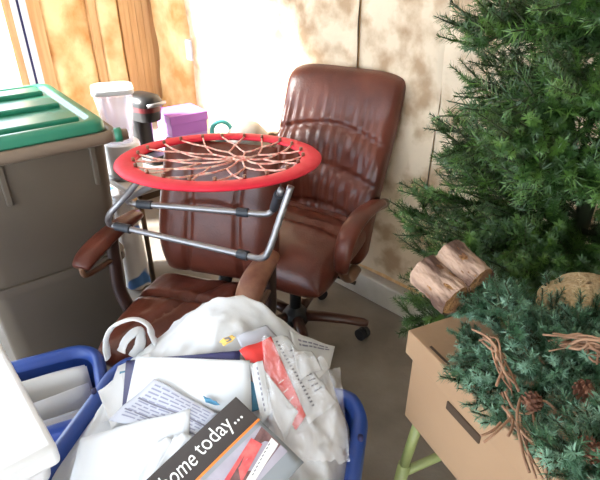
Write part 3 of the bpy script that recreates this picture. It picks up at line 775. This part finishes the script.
tv = [spray('branch', .40, 24, .165, .020, 1050, .0020, 100+i, TM, sub=1, fwd=.55) for i in range(6)]
rt = random.Random(21); count = 0
tiers = 11
for ti in range(tiers):
    z = .50+1.42*ti/(tiers-1)
    n = 9
    for k in range(n):
        if count >= 99: break
        az = R(100)+R(235)*(k+.5+rt.uniform(-.35,.35)+(.5 if ti % 2 else 0)*.6)/n       # the fan of branches away from the wall
        L = (.43-.12*(ti/(tiers-1)))*rt.uniform(.82,1.08)/.40
        d = Vector((math.cos(az), math.sin(az), rt.uniform(.10,.55)))
        wall_n = (d.x+d.y)/1.4142
        if wall_n > 0: L *= max(.55, 1-.8*wall_n)
        o = bpy.data.objects.new('branch', tv[rt.randrange(6)]); COL.objects.link(o); o.parent = tree
        o.matrix_local = Matrix.Translation((0,0,z)) @ orient(d, rt.uniform(-.5,.5), L); count += 1

iv = [spray('inner', .34, 14, .15, .030, 300, .0024, 200+i, TM, sub=1, fwd=.6) for i in range(3)]
inner = MB(); ri = random.Random(5)
for k in range(130):
    az = R(60)+R(330)*ri.random(); z = .55+1.35*k/130
    d = Vector((math.cos(az), math.sin(az), ri.uniform(-.1,.7)))
    sc_ = ri.uniform(.7, 1.1)*(.55 if d.x+d.y > .5 else 1)
    mt = Matrix.Translation((0,0,z)) @ orient(d, ri.uniform(-2,2), sc_); me = iv[k % 3]
    o_ = len(inner.v); inner.v += [mt @ v.co for v in me.vertices]
    for p in me.polygons: inner.f.append([q+o_ for q in p.vertices]); inner.m.append(p.material_index)
inn = inner.build('inner_foliage', TM, tree, smooth=False); inn['kind'] = 'stuff'
for me in iv: bpy.data.meshes.remove(me)

WC = Vector((.49, .70, .825))
wreath = thing('pine_wreath', 'blue green pine wreath with vine twigs and cones on box', 'wreath', WC)
WM = [M['needle_blue'], M['needle_frost'], M['stem']]
wv = [spray('pine_spray', .13, 12, .07, .0155, 1250, .0016, 300+i, WM, .15, sub=1, fwd=.6) for i in range(6)]
rw = random.Random(8)
def wedge(v):                                      # left limit of the greenery as it falls over the box
    T = [(255,480),(262,482),(300,470),(322,442),(352,466),(385,492),(420,502),(440,518),(480,540)]
    for (a, x0), (b_, x1) in zip(T, T[1:]):
        if v <= b_: return x0+(x1-x0)*(v-a)/(b_-a)
    return T[-1][1]
n_ = 0
while n_ < 99:
    v = 268+212*((n_*.61803) % 1); k_ = 1; u0 = wedge(v)+16; u = u0+(640-u0)*((n_*.7548+.3*rw.random()) % 1)
    if v < 322 and u > 522: n_ += .5; continue
    dep = min(1, (u-u0)/70); z = .855+.09*dep+.02*rw.random()
    p = at(u, v, z)-WC
    out = Vector((-1, -.15+.6*((v-330)/150)*-1, .5)) if dep < .35 else Vector((rw.uniform(-1,.5), rw.uniform(-1,.4), .7))
    d = out+Vector((rw.uniform(-.5,.5), rw.uniform(-.7,.7), rw.uniform(-.4,.4)))
    o = bpy.data.objects.new('pine_spray', wv[rw.randrange(6)]); COL.objects.link(o); o.parent = wreath
    o.matrix_local = Matrix.Translation(p) @ orient(d, rw.uniform(-1,1), rw.uniform(.75,1.05)*(.75 if dep < .25 else 1)); n_ += 1
def vine(p, q, n, spreadr, sag, r=.0019):
    for i in range(n):
        a = [p.lerp(q, t)+Vector((rw.gauss(0,spreadr*(.5+abs(t-.4)*1.6)), rw.gauss(0,spreadr*(.5+abs(t-.4)*1.6)), rw.gauss(0,spreadr*.7)+sag*math.sin(t*PI))) for t in (0,.33,.66,1)]
        MB().tube(bez(a, 5), r*rw.uniform(.7,1.3), 5).build('vine', M['twig'], wreath)
vine(at(560,345,1.03)-WC, at(622,360,1.04)-WC, 16, .010, .015)
vine(at(484,338,.985)-WC, at(512,384,.985)-WC, 8, .008, .012)
vine(at(505,395,.95)-WC, at(545,478,.95)-WC, 6, .010, .01)
for pts in ([(505,392),(514,408),(530,412),(541,405),(556,411)], [(512,418),(503,428),(494,436),(484,440)], [(500,425),(492,432),(481,436)], [(520,400),(516,420),(522,445),(530,470)], [(530,392),(536,420),(541,440),(547,470)], [(503,404),(512,424),(507,440)]):
    MB().tube(bez([at(u,v,.975)-WC+Vector((0,0,rw.uniform(-.01,.01))) for u, v in pts], 6), .0021, 6).build('vine', M['twig'], wreath)
def pine_cone(loc, s, rx):
    b = MB(); b.lathe([(.001,0),(.012,.006),(.016,.02),(.010,.042),(.001,.052)], 10)
    for i in range(42):
        f = (i+.5)/42; a = i*2.39996; z = .004+.046*f; r = .021*math.sin(PI*(.18+.74*f))+.004
        c, s_ = math.cos(a), math.sin(a); wv_ = .007*(1.1-.5*f)
        p = Vector((c*r*.4, s_*r*.4, z)); tp = Vector((c*r*1.15, s_*r*1.15, z+.006)); sd = Vector((-s_, c, 0))*wv_
        b.add([p-sd*.5, p+sd*.5, tp+sd, tp-sd, tp+Vector((0,0,.004)), p+Vector((0,0,.005))], [(0,1,2,3),(3,2,4),(5,1,0),(1,5,4,2),(5,0,3,4)])
    o = b.build('pine_cone', M['cone'], wreath, smooth=False); o.location = loc; o.rotation_euler = (rx, .3, rx*2); o.scale = (s,)*3
pine_cone(at(526,411,.975)-WC, .55, 1.1); pine_cone(at(576,458,1.0)-WC, .6, .6); pine_cone(at(598,396,1.01)-WC, .6, 1.9)

# two short logs and the burlap bundle lying on the greenery
def log(label, u, v, z, r, L, d, seed):
    t = thing('log', label, 'log', at(u, v, z), 0, 'short bark logs by the wreath')
    t.matrix_world = Matrix.Translation(at(u, v, z)) @ Vector(d).normalized().to_track_quat('Z', 'Y').to_matrix().to_4x4()
    b = MB()
    b.grid(lambda a, c: ((r*(1+.13*noise.fractal(Vector((math.cos(2*PI*a)*2.4+seed, math.sin(2*PI*a)*2.4, c*3)), 1, 2, 6)))*math.cos(2*PI*a),
                         (r*(1+.13*noise.fractal(Vector((math.cos(2*PI*a)*2.4+seed, math.sin(2*PI*a)*2.4, c*3)), 1, 2, 6)))*math.sin(2*PI*a), L*(c-.5)), 56, 24, closed_u=True)
    b.build('bark', M['bark'], t)
    MB().lathe([(r*.5, -L/2+.002), (r*.93, -L/2+.002), (r*.95, L/2-.003), (r*.4, L/2-.001)], 28).build('heartwood', M['log_end'], t, sharp=40)
LD = (.50, -.84, -.20)
log('bark covered short log on the left of the pair beside wreath', 440, 285, .99, .034, .095, LD, 1)
log('bark covered short log on the right of the pair, against the tree', 464, 267, 1.02, .031, .09, LD, 6)
bp = at(582, 304, .985)
bu = thing('burlap_bundle', 'tan burlap wrapped bundle lying behind the wreath at right edge', 'burlap bundle', bp, R(25))
b = MB()
def burl(a, c):
    th = 2*PI*a; ph = PI*c-PI/2
    q = 1+.05*math.sin(th*7+2*math.sin(th*3))*math.cos(ph)+.05*noise.noise(Vector((math.cos(th)*2, math.sin(th)*2, c*3)))
    return (.088*math.cos(ph)*math.cos(th)*q, .065*math.cos(ph)*math.sin(th)*q, .05*math.sin(ph)*q)
b.grid(burl, 72, 28, closed_u=True); b.build('wrap', M['burlap'], bu, weld=True)
MB().tube([burl(.88, .3+.5*i/12) for i in range(13)], .006, 8, flat=.6).build('fold', M['burlap'], bu)
